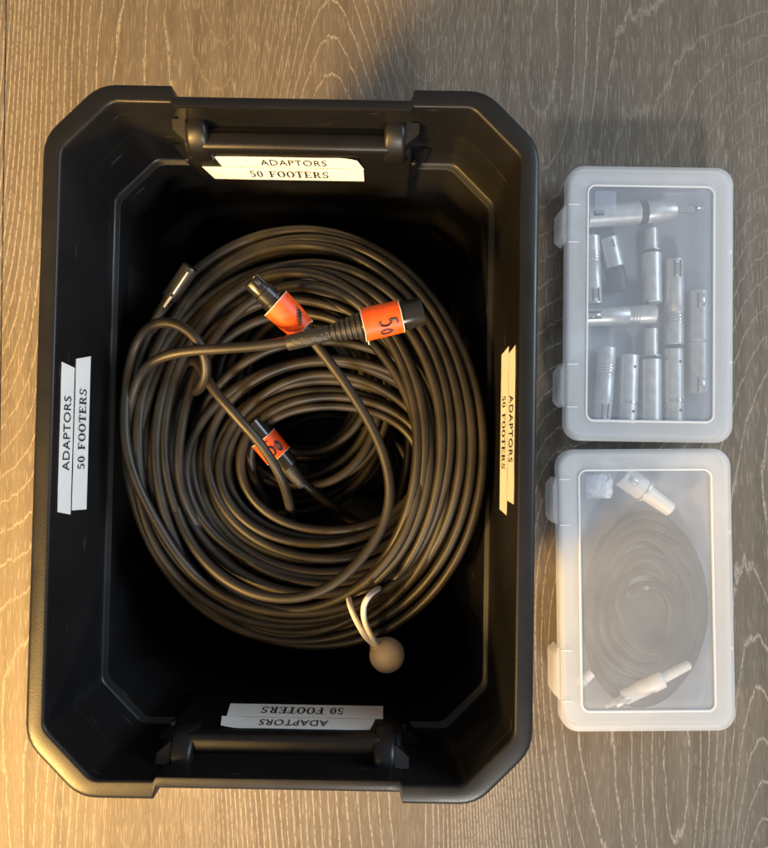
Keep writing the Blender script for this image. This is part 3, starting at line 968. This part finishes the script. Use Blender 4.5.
# adaptors in the far box -----------------------------------------------------------
def adaptor(p0, p1, kind, label, rad=.0098, z=.013, mat='nickel', z1=None):
    a, b = P(*p0, z), P(*p1, z if z1 is None else z1); L = (b-a).length
    root = tag(empty('cable_adaptor', (0, 0, 0)), label, 'adaptor', 'silver adaptors in the frosted box')
    root.matrix_local = axis_matrix(a, b)
    r = rad
    def part(name, prof_, mt, sides=22): mb = MB(); lathe(mb, prof_, sides); return mb.build(name, M[mt], root, 35)
    if kind == 'barrel':
        part('shell', [(0, r*.90), (.0006, r*.95), (L*.30, r*.95), (L*.305, r), (L-.0008, r), (L, r*.94), (L, r*.80), (L-.008, r*.78)], mat)
        part('socket_face', [(L-.0075, r*.76), (L-.003, r*.76)], 'dark_metal')
        part('collar', [(L*.295, r*.99), (L*.30, r*1.03), (L*.325, r*1.03), (L*.33, r*.99)], 'chrome')
        for q in (.18, .82):
            mb = MB(); lathe(mb, [(0, .0014), (.0005, .0014), (.0007, .0009)], 10)
            mb.build('screw', M['dark_metal'], root, 35, Matrix.Translation((L*q, -r*.35, r*.93)) @ Matrix.Rotation(-PI/2, 4, 'Y'))
    elif kind == 'slot':
        part('shell', [(0, r*.80), (0, r*.95), (L*.20, r*.97), (L*.21, r), (L*.60, r), (L*.61, r*.95), (L*.64, r*.95), (L*.65, r), (L-.001, r), (L, r*.9), (L, r*.78), (L-.009, r*.76)], mat)
        part('socket_face', [(L-.0085, r*.74), (L-.004, r*.74)], 'dark_metal')
        mb = MB(); rbox(mb, (L*.06, -.0022, r*.90), (L*.20, .0022, r*1.04), .0004); mb.build('release_latch', M['chrome'], root)
        mb = MB(); rbox(mb, (L*.02, -.0036, r*.80), (L*.22, -.0026, r*1.0), .0002); rbox(mb, (L*.02, .0026, r*.80), (L*.22, .0036, r*1.0), .0002); mb.build('latch_gap', M['dark_metal'], root)
        for q in (.66, .70, .74):
            part('groove', [(L*q, r*.99), (L*q+.0002, r*1.02), (L*q+.0010, r*1.02), (L*q+.0012, r*.99)], 'chrome')
    elif kind == 'plug':
        part('shell', [(0, r*.8), (0, r*.98), (.052, r), (.053, r*.9)], mat)
        part('ring', [(.0525, r*1.02), (.0530, r*1.06), (.0585, r*1.06), (.0590, r*1.02)], 'dark_metal')
        part('tail_shell', [(.0585, r*.95), (.060, r), (.083, r*.84), (.088, r*.72), (.089, r*.3)], mat)
        part('plug_sleeve', [(.088, .0031), (L-.012, .0031), (L-.0118, .0026)], 'chrome')
        part('plug_band', [(L-.0119, .0027), (L-.0100, .0027)], 'dark_metal')
        part('plug_tip', [(L-.0101, .0031), (L-.007, .0028), (L-.0055, .0021), (L-.003, .0030), (L, .0005)], 'chrome')
        mb = MB(); rbox(mb, (.004, -.0026, r*.92), (.014, .0026, r*1.05), .0004); mb.build('release_latch', M['dark_metal'], root)
    elif kind == 'taper':
        part('shell', [(0, r*.66), (L*.28, r*.70), (L*.29, r*.98), (L-.001, r*1.0), (L, r*.9)], mat)
        part('ring', [(L*.30, r*1.0), (L*.305, r*1.05), (L*.33, r*1.05), (L*.335, r*1.0)], 'dark_metal')
        part('socket_face', [(-.0004, r*.54), (.0005, r*.54)], 'dark_metal')
    elif kind == 'cone':
        part('shell', [(0, r*.9), (.001, r*1.0), (L*.55, r*1.0), (L*.56, r*.94)], mat)
        part('boot', [(L*.55, r*.93), (L*.75, r*.98), (L, r*.80)], 'boot')
        mb = MB(); rbox(mb, (.004, -.002, r*.92), (.012, .002, r*1.04), .0004); mb.build('release_latch', M['chrome'], root)
    elif kind == 'double':
        part('shell', [(0, r*.92), (.0006, r*.98), (L*.5-.001, r*.98), (L*.5, r*.9), (L*.5+.001, r*.98), (L-.0008, r*.98), (L, r*.9)], mat)
        for q, nm in ((.04, 'release_latch'), (.86, 'release_latch')):
            mb = MB(); rbox(mb, (L*q, -.0030, r*.90), (L*q+.013, .0030, r*1.06), .0005); mb.build(nm, M['chrome'], root)
        for q in (.035, .85):
            mb = MB(); rbox(mb, (L*q, -.0044, r*.84), (L*q+.015, -.0034, r*.98), .0002); mb.build('latch_gap', M['dark_metal'], root)
    return root


ZA = .0138
adaptor((587, 217), (706, 208), 'plug', 'silver adaptor with a thin jack plug, lying across the far end', .0112, .026)
adaptor((594, 304), (591, 236), 'slot', 'short silver adaptor standing left against the side, below the jack plug', .0085, .016)
adaptor((608, 238), (620, 291), 'cone', 'slightly tilted silver adaptor with a black boot', .0098, ZA)
adaptor((651, 229), (652, 303), 'taper', 'silver adaptor with a narrower nose, below the middle of the jack plug', .0100, ZA)
adaptor((583, 317), (655, 314), 'slot', 'warm silver adaptor lying crossways with fine ridges', .0098, .019)
adaptor((674, 260), (674, 345), 'slot', 'long silver adaptor, second column from the right, farther half', .0096, ZA)
adaptor((674, 424), (673, 349), 'barrel', 'silver adaptor, second column from the right, nearer half', .0100, ZA)
adaptor((698, 291), (698, 393), 'double', 'longest silver adaptor with bright latches at both ends, by the right side', .0098, ZA)
adaptor((602, 420), (607, 347), 'slot', 'slim silver adaptor leaning at the near left corner', .0092, .016)
adaptor((627, 424), (629, 355), 'barrel', 'plain smooth silver adaptor, second from the left in the near row', .0098, ZA)
adaptor((651, 329), (651, 421), 'taper', 'silver adaptor with a narrower nose, third from the left in the near row', .0105, ZA)

# contents of the near box ------------------------------------------------------------
cz = .010
coilr = tag(empty('coiled_cable', (0, 0, 0)), 'thin black cable coiled round inside the nearer frosted box', 'cable')
T = []
rnd = random.Random(4)
for i in range(16):
    k = 1-.040*i+rnd.uniform(-.02, .02); z = .020+.0011*i
    cx, cy = 645+rnd.uniform(-3, 3), 614+rnd.uniform(-4, 4)
    T.append(turn(cx-63*k, cx+60*k, cy-96*k, cy+87*k, z, z+rnd.uniform(-.003, .003), z, z+rnd.uniform(-.003, .003)))
tail = [P(640, 660, .030), P(655, 682, .034), P(661, 680, .034)]
pts = coil(T, 2.2, 1, 77, 48)
mb = MB(); tube(mb, pts, .0048, 8); mb.build('cord', M['cord'], coilr, 60)


def loose_conn(p0, p1, z, label, prof_, name='loose_connector', mat='white_conn'):
    a, b = P(*p0, z), P(*p1, z); L = (b-a).length
    root = tag(empty(name, (0, 0, 0)), label, 'connector')
    root.matrix_local = axis_matrix(a, b)
    mb = MB(); lathe(mb, [(t*L, r) for t, r in prof_], 22); mb.build('shell', M[mat], root, 35)
    mb = MB(); rbox(mb, (L*.10, -.0028, prof_[2][1]*.9), (L*.26, .0028, prof_[2][1]*1.08), .0004); mb.build('release_latch', M['nickel'], root)
    mb = MB(); lathe(mb, [(L*.44, prof_[2][1]*1.0), (L*.445, prof_[2][1]*1.05), (L*.47, prof_[2][1]*1.05), (L*.475, prof_[2][1])], 22); mb.build('ring', M['nickel'], root, 35)
    return root


loose_conn((621, 474), (671, 510), .030, 'pale connector lying slanted near the far end of the nearer box',
           [(0, .009), (.02, .0115), (.05, .0118), (.50, .0112), (.52, .0085), (.98, .0072), (1, .006)])
q = loose_conn((605, 707), (690, 664), .030, 'pale slim connector lying slanted across the near end of the nearer box',
               [(0, .0022), (.20, .0030), (.22, .0075), (.52, .0082), (.54, .0092), (.66, .0092), (.68, .0056), (.98, .0046), (1, .003)])
loose_conn((578, 685), (592, 673), .027, 'small pale plug end poking out at the left of the coil',
           [(0, .004), (.1, .0050), (.3, .0052), (.5, .0050), (.7, .0046), (1, .004)])
# crumpled film piece
film = tag(empty('plastic_bag', (0, 0, 0)), 'small crumpled cloudy bag in the far left corner of the nearer box', 'bag')
mb = MB(); c0 = P(600, 484, .026)
vv = []; ff = []; n1, n2 = 12, 20
for i in range(n1+1):
    for j in range(n2):
        th, ph = PI*i/n1, 2*PI*j/n2
        d = Vector((math.sin(th)*math.cos(ph), math.sin(th)*math.sin(ph), math.cos(th)))
        k = 1+.30*noise.noise(d*2.3+Vector((4, 1, 2)))+.16*noise.noise(d*6)
        sq = 1/max(.62, (abs(d.x)**4+abs(d.y)**4+abs(d.z)**4)**.25)
        vv.append(c0+Vector((d.x*.0105, d.y*.0115, d.z*.010))*k*min(1.35, sq))
for i in range(n1):
    for j in range(n2):
        ff.append([i*n2+j, (i+1)*n2+j, (i+1)*n2+(j+1) % n2, i*n2+(j+1) % n2])
mb.add(vv, ff); mb.build('bag', M['white_conn'], film, 25)
